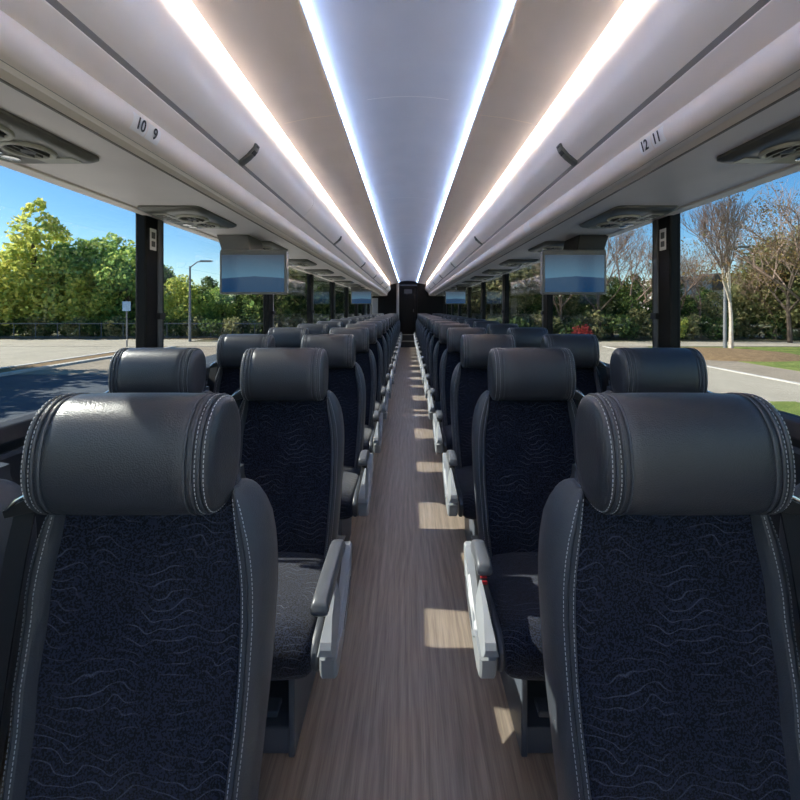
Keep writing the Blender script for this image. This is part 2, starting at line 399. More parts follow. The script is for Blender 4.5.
# ---------------------------------------------------------------- overhead bins
DOOR = [(.668, .925), (.642, .87), (.618, .82), (.602, .77), (.591, .72), (.586, .685), (.588, .655), (.600, .628), (.625, .600), (.655, .575), (.660, .580), (.632, .608), (.612, .634), (.606, .66), (.612, .72), (.636, .82), (.685, .915)]
BE = [FRONT, -1.45, .50, 2.45, 4.40, 6.35, 8.30, 10.25, 12.2, REAR-.12]
def offset_door(k):
    return [(x, z) for x, z in DOOR]
for s in (-1, 1):
    fas = MB()
    # body behind the doors, the strip under the doors and the flat underside: one continuous moulding
    F = [(.660, .578), (.662, .560), (.680, .535), (.702, .517), (.712, .512), (.735, .50), (.735, .455), (.724, .458), (.765, .433), (.772, .438), (1.215, .452), (1.215, .93), (.63, .93), (.63, .62)]
    fo = MB().prism([(s*x, E+z) for x, z in F], 'y', FRONT, REAR-.14).build('trim_%d' % n_t, 'fascia', angle=22); struct(fo); n_t += 1
    MB().box(*sorted((s*.775, s*1.218)), FRONT, REAR-.13, E+.436, E+.4405).build('underside_panel', 'under', fo, smooth=False)
    MB().box(*sorted((s*1.165, s*1.218)), FRONT, REAR-.13, E+.428, E+.437).build('edge_moulding', 'fascia', fo, smooth=False, bevel=.003)
    MB().prism([(s*x, E+z) for x, z in [(.652, .582), (.6555, .573), (.6635, .560), (.670, .566), (.66, .59)]], 'y', FRONT, REAR-.14).build('shadow_gap', 'groove', fo, smooth=False)  # solid dark strip painting the shaded groove below the doors
    MB().box(*sorted((s*.705, s*.7115)), FRONT, REAR-.14, E+.512, E+.518).build('upper_rail_gap', 'groove', fo, smooth=False)
    MB().box(*sorted((s*.724, s*.731)), FRONT, REAR-.14, E+.4425, E+.4485).build('lower_rail_gap', 'groove', fo, smooth=False)
    MB().box(*sorted((s*.766, s*.772)), FRONT, REAR-.14, E+.4305, E+.436).build('lower_edge_gap', 'groove', fo, smooth=False)
    # rounded end cap
    rings = []
    ce = [(.655, .90), (.614, .82), (.591, .72), (.588, .655), (.605, .62), (.655, .575), (.70, .50), (.765, .435), (1.0, .435), (1.215, .435), (1.215, .90)]
    for k, (dy, sc) in enumerate([(0, 1), (.05, .985), (.09, .95), (.11, .90)]):
        rings.append([(s*(.95+(x-.95)*sc), REAR-.14+dy, E+.68+(z-.68)*sc) for x, z in ce])
    MB().loft(rings).build('bin_end_cap', 'bin', fo, angle=50)
    hr = MB().tube([(s*.736, FRONT+.02, E+.4855), (s*.736, REAR-.16, E+.4855)], .0445, 28).build('handrail', 'fascia', None)
    tag(hr, 'pale rounded grab rail running under the %s overhead bins' % SIDE[s], 'handrail')
    for i in range(len(BE)-1):
        y0, y1 = BE[i]+.0015, BE[i+1]-.0015
        t = thing('overhead_bin', 'white overhead bin door on the %s, %s from the camera end, with a dark latch' % (SIDE[s], ORD[max(0, i-1)]), 'luggage bin', (s*.62, (y0+y1)/2, E+.6), 0, 'overhead luggage bins')
        if i == 0: t['label'] = 'white overhead bin door on the %s, ahead of the first window' % SIDE[s]
        L = (y1-y0)/2
        MB().prism([(s*(x-.62), z-.6) for x, z in DOOR], 'y', -L, L).build('door', 'bin', t, angle=50)
        ly = {1: .1}.get(i, 0.07)
        # latch: plate on the door bottom with a lip hooked under it
        lt = MB().prism([(s*(x-.62), z-.6) for x, z in [(.596, .645), (.604, .626), (.629, .598), (.660, .573), (.656, .563), (.622, .589), (.595, .619), (.587, .641)]], 'y', ly-.019, ly+.019, .002).build('latch', 'psu', t, angle=30)
        MB().prism([(s*(x-.62), z-.6) for x, z in [(.591, .639), (.596, .628), (.593, .6255), (.588, .637)]], 'y', ly-.011, ly+.011).build('pull_slot', 'blackpl', lt, smooth=False)
        MB().prism([(s*(x-.62), z-.6) for x, z in [(.601, .620), (.612, .608), (.606, .602), (.596, .616)]], 'y', ly-.014, ly+.014).build('finger_plate', 'blackpl', lt, smooth=False)
# seat number stickers on the rails
def sticker(s, y, left_txt, right_txt, label):
    t = thing('number_sticker', label, 'sticker', (s*.6905, y, E+.4755), 0)
    t.rotation_euler = (0, 0, 0)
    m = MB()
    rr = .0462; pts = []
    for half in ((-.054, -.002), (.002, .054)):
        ring = []
        for k in range(5):
            an = math.radians(-28 + 56*k/4 + 14)
            ring.append((math.cos(an)*rr, math.sin(an)*rr))
        a = [(s*(.736-.6905) - s*cx, half[0], .010-cz) for cx, cz in ring]; b = [(s*(.736-.6905) - s*cx, half[1], .010-cz) for cx, cz in ring]
        m.loft([a, b], closed=False)
    m.build('plate', 'white', t)
    for txt, off in ((left_txt, -1), (right_txt, 1)):
        if not txt: continue
        cu = bpy.data.curves.new('number', 'FONT'); cu.body = txt; cu.size = .042; cu.align_x = 'CENTER'; cu.align_y = 'CENTER'; cu.extrude = .0004; cu.offset = .0008
        cu.materials.append(MT['ink']); f = bpy.data.objects.new('number_text', cu); C.objects.link(f)
        me = bpy.data.meshes.new_from_object(f.evaluated_get(bpy.context.evaluated_depsgraph_get())); bpy.data.objects.remove(f)
        if not me.materials: me.materials.append(MT['ink'])
        f = bpy.data.objects.new('number', me); C.objects.link(f); f.parent = t
        an = math.radians(14)
        nrm = Vector((-s*math.cos(an), 0, -math.sin(an)))
        xax = Vector((0, -s, 0)); yax = nrm.cross(xax)
        p = Vector((s*(.736-.6905), 0, .010)) + nrm*.0490 + xax*(off*.028)
        f.matrix_local = Matrix.Translation(p) @ Matrix((xax, yax, nrm)).transposed().to_4x4() @ Matrix.Diagonal((.82, 1, 1, 1))
    return t
sticker(-1, 1.045, '10', '9', 'white sticker reading 10 9 on the left grab rail')
sticker(1, 1.12, '12', '11', 'white sticker reading 12 11 on the right grab rail')
sticker(1, 2.30, '', '', 'tiny white sticker farther back on the right grab rail')
# window pillar stickers
for s in (-1, 1):
    y = 1.87
    t = thing('pillar_sticker', 'small white sticker near the top of the nearest %s window pillar' % SIDE[s], 'sticker', (s*(WX-.062), y-.02, 1.585), 0)
    MB().box(-.001, .001, -.022, .022, -.05, .05).build('plate', 'white', t, smooth=False)
    MB().box(*sorted((-s*.001, -s*.002)), -.013, .013, .004, .034).box(*sorted((-s*.001, -s*.002)), -.013, .013, -.034, -.008).build('print', 'pillargrey', t, smooth=False)
    t.location.x = s*(WX-.0235)
# ---------------------------------------------------------------- passenger service consoles
def console(s, first):
    t = thing('service_console', '', 'console', (0,0,0))
    m = MB()
    def rr(x0, x1, y0, y1, r, z):
        out = []
        for cx, cy, a0 in ((x1-r, y1-r, 0), (x0+r, y1-r, 90), (x0+r, y0+r, 180), (x1-r, y0+r, 270)):
            for k in range(5):
                a = math.radians(a0+k*22.5); out.append((s*(cx+r*math.cos(a)), cy+r*math.sin(a), z))
        return out
    m.loft([rr(-.135, .135, -.20, .20, .03, 0), rr(-.135, .135, -.20, .20, .03, -.008), rr(-.125, .125, -.19, .19, .03, -.016), rr(-.105, .115, -.17, .17, .03, -.022)])
    m.build('bezel', 'psu', t, angle=30)
    for y, r in ((-.06, .062), (.072, .050)):
        ring = [(s*-.035+r*math.cos(a), y+r*math.sin(a), -.024) for a in [2*math.pi*k/24 for k in range(24)]]
        g = MB().tube(ring, .007, 8, closed=True).build('air_nozzle', 'psulight', t)
        prof = [(.98, -.022), (.8, -.017), (.35, -.019), (.30, -.030), (.05, -.033)]
        MB().loft([[(s*-.035+r*q*math.cos(a), y+r*q*math.sin(a), z) for a in [2*math.pi*k/24 for k in range(24)]] for q, z in prof]).build('nozzle_core', 'blackpl', g)
        v = MB()
        for k in range(3):
            xx = -.5+.5*k
            hl = r*.8*math.sqrt(max(.05, 1-(xx*.8)**2))
            v.box(s*-.035+r*xx*.8-.002, s*-.035+r*xx*.8+.002, y-hl, y+hl, -.030, -.018)
        v.build('louvre', 'psu', g, smooth=False)
    MB().loft([rr(.03, .10, -.145, .03, .012, -.0215), rr(.03, .10, -.145, .03, .012, -.025)]).build('button_panel', 'psulight', t, angle=30)
    for y in (-.12, -.085, -.05, -.015):
        MB().box(*sorted((s*.05, s*.085)), y-.011, y+.011, -.028, -.0245).build('button', 'psu', t, smooth=False, bevel=.002)
    for y in (.075, .125):
        MB().loft([[(s*.065+q*math.cos(a), y+q*math.sin(a), z) for a in [2*math.pi*k/18 for k in range(18)]] for q, z in ((.021, -.021), (.021, -.026), (.014, -.028))]).build('reading_lamp', 'chrome', t, label='round chrome reading lamp')
    MB().loft([rr(-.10, .0, .13, .165, .006, -.0215), rr(-.10, .0, .13, .165, .006, -.0245)]).build('end_plate', 'psulight', t, angle=30)
    return t
CY = [.95, 1.86, 2.73, 3.66] + [4.55+.88*k for k in range(10)]
for s in (-1, 1):
    proto = None
    for i, y in enumerate(CY):
        if proto is None: o = proto = console(s, True)
        else: o = copy_tree(proto)
        o.location = (s*1.02, y, E+.436)
        tag(o, 'dark air vent and reading light console above the %s windows, %s from the front' % (SIDE[s], ORD[i]), 'console', 'overhead service consoles')
# ---------------------------------------------------------------- monitors
def monitor(s, y, cx, hw, label, dark):
    t = thing('monitor', label, 'monitor', (s*cx, y, E+.207), 0, 'drop down monitors')
    hh = .122
    MB().prism([(-hw, -hh+.006), (-hw+.006, -hh), (hw-.006, -hh), (hw, -hh+.006), (hw, hh), (-hw, hh)], 'y', -.012, .03, .004).build('frame', 'tvframe', t, angle=30)
    MB().box(-hw+.014, hw-.014, -.0145, -.0115, -hh+.012, hh-.016).build('screen', 'screen', t, smooth=False)
    q = MB()
    prof = [(.02, hh-.03), (hw-.004, hh-.03), (hw+.006, hh+.03), (hw+.022, .205), (hw+.03, .228), (.04, .228), (.03, .17)]
    q.prism([(s*a, b) for a, b in prof], 'y', .012, .24, .006)
    q.build('housing', 'tvdark' if dark else 'tvmount', t, angle=30)
    MB().tube([(-hw+.004, 0, hh+.004), (hw-.004, 0, hh+.004)], .012, 12).build('hinge', 'tvframe', t)
    return t
monitor(-1, 2.30, .90, .195, 'nearest monitor hanging on the left below the bin, blue hill picture', False)
monitor(1, 2.30, .967, .186, 'nearest monitor hanging on the right below the bin, dark housing', True)
monitor(-1, 7.2, .85, .19, 'far small monitor on the left near the rear bulkhead', False)
monitor(1, 7.2, .87, .19, 'far small monitor on the right near the rear bulkhead', True)
# ---------------------------------------------------------------- seats (facing the camera, -Y)
def lerp_tab(tab, z):
    if z <= tab[0][0]: return tab[0][1]
    for (a, va), (b, vb) in zip(tab, tab[1:]):
        if z <= b:
            u = (z-a)/(b-a); u = u*u*(3-2*u)*.5 + u*.5
            return va+(vb-va)*u
    return tab[-1][1]
HW = [(.34, .152), (.50, .163), (.65, .170), (.78, .166), (.90, .150), (1.02, .140)]
OW = [(.34, .186), (.50, .198), (.65, .205), (.76, .207), (.82, .203), (.86, .195), (.90, .181), (.925, .168), (.945, .154)]
YF = [(.34, -.045), (.45, -.035), (.60, -.005), (.75, .018), (.90, .030), (1.05, .038)]
def pad_mesh(s, front):
    path = [(front, .500, .522), (front+.006, .493, .530), (front+.025, .490, .536), (front*.5-.11, .494, .540), (-.235, .494, .540), (-.205, .482, .532), (-.187, .462, .514), (-.180, .448, .490), (-.184, .442, .470)]
    rings = []
    for y, zb_, zt in path:
        c = s*.232; ww = .0215; m_ = (zb_+zt)/2; hh = (zt-zb_)/2; ring = []
        for j in range(16):
            a = 2*math.pi*j/16; ca, sa = math.cos(a), math.sin(a); e = .5
            ring.append((c+ww*math.copysign(abs(ca)**e, ca), y, m_+hh*math.copysign(abs(sa)**e, sa)))
        rings.append(ring)
    return MB().loft(rings)
def seat(s, aisle):
    """s = +1: aisle lies towards +X"""
    t = thing('coach_seat', '', 'seat')
    # headrest: barrel with flat stitched ends
    n = 44
    def prof(sc, x):
        out = []
        for k in range(n):
            a = 2*math.pi*k/n; ca, sa = math.cos(a), math.sin(a)
            e = 2/2.35
            py = .066*math.copysign(abs(ca)**e, ca); pz = .0955*math.copysign(abs(sa)**e, sa)
            ti = math.radians(6); py, pz = py*math.cos(ti)+pz*math.sin(ti), -py*math.sin(ti)+pz*math.cos(ti)
            out.append((x, .006+py*sc, 1.019+pz*(1-(1-sc)*.75)))
        return out
    half = [(-.150, .50), (-.149, .70), (-.145, .86), (-.1395, .945), (-.1345, .965), (-.132, .945), (-.1295, .972), (-.1235, .985), (-.121, .965), (-.1185, .985), (-.1125, .995), (-.110, .975), (-.1075, 1.0), (-.09, 1.012), (-.06, 1.02), (-.02, 1.024)]
    secs = half + [(-x, q) for x, q in reversed(half)]
    hr = MB().loft([prof(q, x) for x, q in secs]).build('headrest', 'leather', t, angle=60)
    for sd in (-1, 1):
        for x, q in ((.132, .985), (.121, .995), (.110, 1.0)):
            MB().tube(prof(q, sd*x), .0022, 6, closed=True).build('piping', 'leather_side', hr)
    for x, q in ((-.139, .962), (.139, .962), (-.1265, .998), (.1265, .998)):
        r = prof(q, x); MB().dashes(r+[r[0]], .0006).build('stitching', 'thread', hr, smooth=False)
    # fabric front
    zs = [.335+(1.02-.335)*k/26 for k in range(27)]; nx = 14
    rows = []
    for z in zs:
        h = lerp_tab(HW, z); y = lerp_tab(YF, z)
        rows.append([(h*(2*j/nx-1), y + .014*(1-(2*j/nx-1)**2) - .010*math.exp(-((z-.55)/.12)**2)*(1-(2*j/nx-1)**2), z) for j in range(nx+1)])
    back = [[(x, y+.03, z) for x, y, z in reversed(r)] for r in rows]
    MB().loft([r+b for r, b in zip(rows, back)]).build('backrest', 'fabric', t, angle=60)
    zb = [.34, .40, .46, .52, .58, .64, .70, .74, .78, .81, .835, .852, .868, .884, .898, .912, .924, .934, .942, .947]
    stit = MB()
    for sd in (-1, 1):
        rings = []; p1 = []; p2 = []; p3 = []
        for z in zb:
            h = lerp_tab(HW, z)-.004; o = max(lerp_tab(OW, z), h+.012); y = lerp_tab(YF, z)
            u = 1.0 if z < .86 else math.sqrt(max(.02, 1-((z-.86)/.09)**2))
            dpt = .085*u+.012; d = o-h
            prf = [(h, y+.008), (h+.004, y-.008*u), (h+d*.22, y-.018*u), (h+d*.46, y-.021*u), (h+d*.50, y-.0175*u), (h+d*.54, y-.0205*u), (h+d*.75, y-.012*u),
                   (h+d*.93, y+.004), (o, y+.024*u), (o-.001, y+.05*u), (o-d*.12, y+dpt*.85), (o-d*.4, y+dpt), (h, y+dpt*.98)]
            rings.append([(sd*a, b, z) for a, b in prf])
            p1.append((sd*(h+d*.30), y-.0203*u-.0005, z)); p2.append((sd*(h+d*.66), y-.0175*u-.0005, z)); p3.append((sd*(h+.003), y-.009*u-.0006, z))
        if sd < 0: rings = [list(reversed(r)) for r in rings]
        bo = MB().loft(rings).build('bolster', 'leather_side', t, angle=45)
        for pp in (p1, p2): MB().dashes(pp[:-2]).build('stitching', 'thread', bo, smooth=False)
    # rear shell
    rings = []
    for z in [.30, .36, .5, .65, .8, .88, .93, .95]:
        h = lerp_tab(HW, z)*(1.0 if z < .9 else .85); y = lerp_tab(YF, z)
        rings.append([(-h, y+.03, z), (h, y+.03, z), (h, y+.095, z), (h*.6, y+.112, z), (-h*.6, y+.112, z), (-h, y+.095, z)])
    MB().loft(rings).build('back_shell', 'shell', t, angle=50)
    # cushion
    rings = []
    for k, (y, zt, zb_, ww) in enumerate([(-.418, .335, .300, .185), (-.414, .352, .282, .192), (-.400, .372, .272, .198), (-.375, .384, .268, .201), (-.34, .389, .266, .203), (-.25, .386, .265, .204), (-.15, .381, .265, .203), (-.06, .378, .265, .200), (.0, .376, .265, .195), (.03, .37, .27, .19)]):
        ring = []; m_ = (zt+zb_)/2; hh = (zt-zb_)/2
        for j in range(32):
            a = 2*math.pi*j/32; ca, sa = math.cos(a), math.sin(a); e = 2/4.5
            ring.append((ww*math.copysign(abs(ca)**e, ca), y, m_+hh*math.copysign(abs(sa)**e, sa) + (.006*(1-(abs(ca))**2) if sa > 0 else 0)))
        rings.append(ring)
    cu = MB().loft(rings).build('cushion', 'fabric', t, angle=60)
    for sd in (-1, 1):
        side = MB(); sst = MB()
        P = [(-.405, .300), (-.415, .325), (-.410, .350), (-.385, .372), (-.33, .380), (-.20, .376), (-.05, .372), (.02, .36), (.02, .285), (-.10, .275), (-.36, .276), (-.39, .283)]
        side.prism(P, 'x', sd*.194, sd*.2135, .005)
        sst.dashes([(sd*.211, a*.985-.002, .325+(b-.325)*.9) for a, b in P[:7]])
        cs = side.build('cushion_side', 'leather_side', t, angle=35)
        sst.build('stitching', 'thread', cs, smooth=False)
    # pedestal: two side plates, low box, cross rail
    x0, x1 = sorted((s*.125, s*-.12))
    pd = MB()
    for xx in (s*.125, s*-.105):
        pd.prism([(-.345, 0), (-.345, .26), (-.30, .275), (-.02, .275), (.02, .26), (-.02, .05), (-.04, 0)], 'x', xx-.009, xx+.009)
    pd.box(min(s*.125, s*-.105), max(s*.125, s*-.105), -.335, -.06, .0, .075)
    pd.box(min(s*.125, s*-.105), max(s*.125, s*-.105), -.10, -.07, .075, .26)
    pe = pd.build('pedestal', 'ped', t, smooth=False, bevel=.004)
    MB().box(min(s*.085, s*-.08), max(s*.085, s*-.08), -.345, -.30, .112, .128).build('cross_rail', 'ped', pe, smooth=False, bevel=.004)
    # belt hanging on the window side of the backrest
    rib = []; bs = -s
    for x, y, z, wd in [(.150, .040, .975, .018), (.166, .004, .955, .019), (.180, .004, .92, .020), (.190, .000, .86, .021), (.198, -.014, .74, .021), (.203, -.032, .60, .021), (.208, -.060, .46, .021), (.210, -.078, .40, .020)]:
        rib.append([(bs*(x-wd), y-.020, z), (bs*(x+wd), y-.012, z), (bs*(x+wd), y-.009, z), (bs*(x-wd), y-.017, z)])
    bl = MB().loft(rib).build('seat_belt', 'belt', t, angle=50)
    MB().prism([(bs*.140, .938), (bs*.190, .926), (bs*.194, .938), (bs*.148, .962)], 'y', -.036, -.018, .003).build('belt_guide', 'blackpl', bl, angle=30)
    MB().tube([(bs*.148, -.030, .968), (bs*.168, -.036, .957), (bs*.186, -.034, .940)], .0032, 8).build('guide_hook', 'chrome', bl)
    if aisle:
        a0, a1 = sorted((s*.226, s*.270))
        O = [(-.452, .368), (-.45, .335), (-.44, .312), (-.41, .305), (-.34, .318), (-.26, .358), (-.20, .40), (-.17, .45), (-.158, .488), (-.165, .502), (-.19, .505), (-.215, .490), (-.25, .455), (-.31, .42), (-.38, .385), (-.43, .372)]
        sp = MB().prism(O, 'x', a0, a1, .006).build('side_panel', 'armgrey', t, angle=30)
        O2 = [(-.385, .372), (-.36, .350), (-.30, .358), (-.24, .39), (-.205, .43), (-.20, .465), (-.235, .455), (-.29, .42), (-.35, .40)]
        MB().prism(O2, 'x', s*.264, s*.2735, .004).build('raised_oval', 'armgrey', sp, angle=30)
        O3 = [(-.36, .372), (-.30, .372), (-.25, .40), (-.225, .43), (-.25, .432), (-.30, .405), (-.35, .388)]
        MB().prism(O3, 'x', s*.2725, s*.2755, .002).build('oval_inset', 'armdark', sp, angle=30)
        MB().prism([(-.40, .40), (-.15, .40), (-.15, .512), (-.24, .512), (-.33, .47)], 'x', s*.222, s*.246).build('armrest_core', 'blackpl', t, angle=30)
        def wedge(y, x0, x1, xt0, xt1, zb_, zt): return [(s*x0, y, zb_), (s*x1, y, zb_), (s*xt1, y, zt), (s*xt0, y, zt)]
        MB().loft([wedge(-.462, .226, .262, .230, .258, .386, .402), wedge(-.455, .222, .266, .230, .258, .380, .416), wedge(-.41, .222, .266, .236, .252, .392, .448),
                   wedge(-.355, .226, .264, .240, .250, .418, .478), wedge(-.325, .232, .258, .242, .248, .44, .486)]).build('recline_lever', 'armgrey', t, angle=25)
        pad_mesh(s, -.325).build('armrest', 'armdark', t, angle=45)
    return t
PITCH, Y1, NROWS = .79, .66, 16
AX, WXS = .452, .92
for s in (-1, 1):
    pa = pw = None
    for r in range(NROWS):
        y = Y1+PITCH*r
        if pa is None: a = pa = seat(-s, True)
        else: a = copy_tree(pa)
        a.location = (s*AX, y, 0)
        if pw is None: b = pw = seat(-s, False)
        else: b = copy_tree(pw)
        b.location = (s*WXS, y, 0)
        g = 'coach seats in rows along the aisle'
        if r == 0:
            tag(a, 'largest dark seat, in the front row just %s of the aisle, with stitched leather headrest' % SIDE[s], 'seat', g)
            tag(b, 'front row window seat on the %s, only its padded edge in view' % SIDE[s], 'seat', g)
        else:
            extra = {(1, -1): ' with sunlit cushion', (1, 1): ' with red buckle button'}.get((r, s), '')
            tag(a, '%s row, dark aisle seat %s of the aisle with grey armrest%s' % (ORD[r], SIDE[s], extra), 'seat', g)
            tag(b, '%s row, dark seat beside the %s windows' % (ORD[r], SIDE[s]), 'seat', g)
        if r == 1 and s == -1:
            old = [c for c in a.children if c.name.startswith('armrest') and 'core' not in c.name][0]
            bpy.data.objects.remove(old); pad_mesh(-s, -.475).build('armrest', 'armdark', a, angle=45)
        if r == 1 and s == 1:
            bk = MB().box(-.246, -.222, -.322, -.285, .43, .486).build('belt_buckle', 'blackpl', a, smooth=False, bevel=.004)
            MB().box(-.243, -.225, -.325, -.3215, .44, .482).box(-.243, -.225, -.319, -.29, .486, .489).build('release_button', 'redpl', bk, smooth=False, bevel=.001, label='red release button')

# ---------------------------------------------------------------- outside: ground
G = -1.34
def slab(name, x0, x1, y0, y1, z1, mat, th=.05):
    return struct(MB().box(x0, x1, y0, y1, z1-th, z1).build(name, mat, smooth=False))
slab('ground', -220, 220, -80, 300, G-.02, 'earth')
slab('road_asphalt', -15.6, -6.2, -40, 60, G+.0, 'asphalt', .02)
slab('ground_bounce', -6.2, 8.4, -40, 60, G+.0, 'bounce', .02)  # unseen ground, added bright to bounce light onto bins and ceiling
slab('road_left', -60, -17.4, -40, 33.5, G+.0, 'concrete', .02)
slab('road_crossing', -60, 60, 27.2, 31, G+.012, 'concrete', .02)
slab('kerb_left', -17.4, -17.1, -40, 26.5, G+.10, 'kerb', .12)
slab('kerb_inner', -15.9, -15.6, -40, 26.5, G+.10, 'kerb', .12)
slab('mulch_strip', -17.1, -15.9, -40, 26.5, G+.07, 'mulch', .09)
slab('asphalt_sunlit_tone', -15.6, -11.0, 15.6, 27, G+.008, 'tan', .02)  # asphalt beyond the tree shade, its sunlight put into the tan colour
slab('lawn_near', 8.4, 10.7, -40, 10.9, G+.04, 'grass', .06)
slab('path_concrete', 8.4, 13.3, -40, 27, G+.02, 'concrete', .04)
slab('kerb_right', 13.3, 13.5, -40, 27, G+.05, 'kerb', .07)
slab('path_tan', 13.5, 16.2, -40, 27, G+.015, 'tan', .04)
slab('lawn_right', 16.2, 60, -40, 26.6, G+.03, 'grass', .05)
slab('verge_left', -60, -6, 33.5, 36.5, G+.02, 'mulch', .04)
slab('verge_right', 4, 60, 31.0, 34, G+.02, 'earth', .04)
# mulch bed with the young tree
rings = []
for q, z in ((1, G+.02), (.9, G+.14), (.6, G+.24), (.25, G+.27)):
    rings.append([(17.6+4.0*q*math.cos(a), 22.3+3.2*q*math.sin(a), z) for a in [2*math.pi*k/28 for k in range(28)]])
struct(MB().loft(rings).build('ground_mulch_bed', 'mulch'))
# ---------------------------------------------------------------- outside: trees
def fast_mesh(name, verts, faces, mat):
    me = bpy.data.meshes.new(name); me.from_pydata(verts, [], faces); me.materials.append(MT[mat]); me.update(); return me
def leaves_mesh(blobs, count, size, mat, rnd):
    vs = []; fs = []
    wt = [b[3]*b[3] for b in blobs]
    for _ in range(count):
        cx, cy, cz, r, sq = rnd.choices(blobs, wt)[0]
        d = Vector((rnd.gauss(0,1), rnd.gauss(0,1), rnd.gauss(0,1))).normalized()
        rad = r*(rnd.uniform(.25, 1)**.5)*rnd.uniform(.85, 1.08)
        p = Vector((cx, cy, cz)) + Vector((d.x*rad, d.y*rad, d.z*rad*sq))
        nrm = (d*.6 + Vector((rnd.gauss(0,1), rnd.gauss(0,1), rnd.gauss(0,1)))).normalized()
        a = nrm.orthogonal().normalized(); b = nrm.cross(a); an = rnd.uniform(0, 6.28)
        u = a*math.cos(an)+b*math.sin(an); v = nrm.cross(u)
        l = size*rnd.uniform(.6, 1.3); wd = l*rnd.uniform(.4, .7)
        o = len(vs)
        vs += [tuple(p-u*l*.5), tuple(p+v*wd*.5), tuple(p+u*l*.5+nrm*l*.1), tuple(p-v*wd*.5)]
        fs.append((o, o+1, o+2, o+3))
    return fast_mesh('foliage', vs, fs, mat)
def trunk_mb(h, r, blobs, rnd):
    m = MB()
    pts = [(0,0,-.1), (rnd.uniform(-.1,.1), rnd.uniform(-.1,.1), h*.3), (rnd.uniform(-.2,.2), rnd.uniform(-.2,.2), h*.6), (rnd.uniform(-.3,.3), rnd.uniform(-.3,.3), h*.7)]
    m.tube(pts, [r*1.25, r, r*.7, r*.3], 8)
    for b in blobs[:9]:
        z0 = h*rnd.uniform(.25, .6)
        m.tube([(0, 0, z0), (b[0]*.5, b[1]*.5, z0*.5+b[2]*.5+.2), (b[0], b[1], b[2])], [r*.45, r*.3, r*.1], 6)
    return m
PROT = {}
def leafy_proto(key, h, wid, mat, count, size, seed, base=.25, shape='round'):
    rnd = random.Random(seed); blobs = []
    n = 44
    for k in range(n):
        u = (k+.5)/n
        z = h*(base+(1-base)*u*.95)
        if shape == 'cone': rad = wid*.5*(1-u)**.75*(.75+.25*math.sin(u*19)) + .45
        else: rad = wid*.5*math.sqrt(max(.04, 1-(2*u-.85)**2*.75))
        a = rnd.uniform(0, 6.28); q = rad*rnd.uniform(.25, .8)
        blobs.append((q*math.cos(a), q*math.sin(a), z, max(.5, rad*rnd.uniform(.32, .5)), rnd.uniform(.65, .9)))
    PROT[key] = (leaves_mesh(blobs, count, size, mat, rnd), trunk_mb(h, .035*h*.6, blobs, rnd), key)
def leafy(key, x, y, sc, rz, label, cat, group, name='leafy_tree', zs=1.0):
    lm, tr, _ = PROT[key]
    t = thing(name, label, cat, (x, y, G), rz, group); t.scale = (sc, sc, sc*zs)
    f = bpy.data.objects.new('crown', lm); C.objects.link(f); f.parent = t
    if not isinstance(tr, bpy.types.Mesh):
        o = tr.build('trunk', 'bark', t); PROT[key] = (lm, o.data, key)
    else:
        o = bpy.data.objects.new('trunk', tr); C.objects.link(o); o.parent = t
    return t
def bush_proto(key, wid, h, mat, count, size, seed):
    rnd = random.Random(seed); blobs = []
    for k in range(14):
        a = rnd.uniform(0, 6.28); q = wid*.5*rnd.uniform(.1, .75)
        blobs.append((q*math.cos(a), q*math.sin(a), h*rnd.uniform(.15, .75), wid*rnd.uniform(.14, .24), .85))
    PROT[key] = leaves_mesh(blobs, count, size, mat, rnd)
def bush(key, x, y, sc, rz, label, group, zs=1.0):
    o = bpy.data.objects.new('bush', PROT[key]); C.objects.link(o); o.location = (x, y, G); o.rotation_euler = (0,0,rz); o.scale = (sc, sc, sc*zs)
    return tag(o, label, 'bush', group)
def bare_proto(key, h, r, mat, seed, levels=5, spread=.55, upw=.25, clear=.3):
    rnd = random.Random(seed); m = MB(); tw = MB()
    def grow(p, d, l, rad, lev):
        n = 3; pts = [p]; q = p.copy(); dd = d.copy()
        for k in range(n):
            dd = (dd + Vector((rnd.gauss(0,.11)*(.35 if lev == 0 else 1), rnd.gauss(0,.11)*(.35 if lev == 0 else 1), rnd.gauss(0,.08)+.04))).normalized()
            q = q + dd*(l/n); pts.append(q.copy())
        (m if lev < 2 else tw).tube([tuple(a) for a in pts], [rad, rad*.86, rad*.74, rad*.62], 7 if lev == 0 else (5 if lev < 2 else 3), cap=False)
        if lev >= levels: return
        nb = rnd.choice((2, 3, 3)) if lev else 4
        for _ in range(nb):
            i = rnd.choice((2, 3, 3)) if lev else rnd.choice((2, 3, 3))
            e = Vector((rnd.gauss(0,1), rnd.gauss(0,1), 0)).normalized()
            nd = (dd*(1-spread*.45) + e*spread + Vector((0,0,upw))).normalized()
            grow(pts[i], nd, l*rnd.uniform(.62, .82), max(.009, rad*.52), lev+1)
        grow(pts[-1], (dd+Vector((0,0,.1))).normalized(), l*.72, rad*.62, lev+1)
    grow(Vector((0,0,-.1)), Vector((0,0,1)), h*clear, r, 0)
    PROT[key] = (m, tw, mat)
def bare(key, x, y, sc, rz, label, group, sparse=None):
    t = thing('bare_tree', label, 'tree', (x, y, G), rz, group); t.scale = (sc, sc, sc)
    m, tw, mat = PROT[key]
    if isinstance(m, MB):
        a = m.build('trunk', mat, t); b = tw.build('twigs', 'twig' if mat != 'palebark' else 'twig', t, smooth=False); b['kind'] = 'stuff'
        PROT[key] = (a.data, b.data, mat)
    else:
        for nm_, me in (('trunk', m), ('twigs', tw)):
            o = bpy.data.objects.new(nm_, me); C.objects.link(o); o.parent = t
            if nm_ == 'twigs': o['kind'] = 'stuff'
    if sparse:
        o = bpy.data.objects.new('sparse_leaves', PROT[sparse]); C.objects.link(o); o.parent = t
    return t
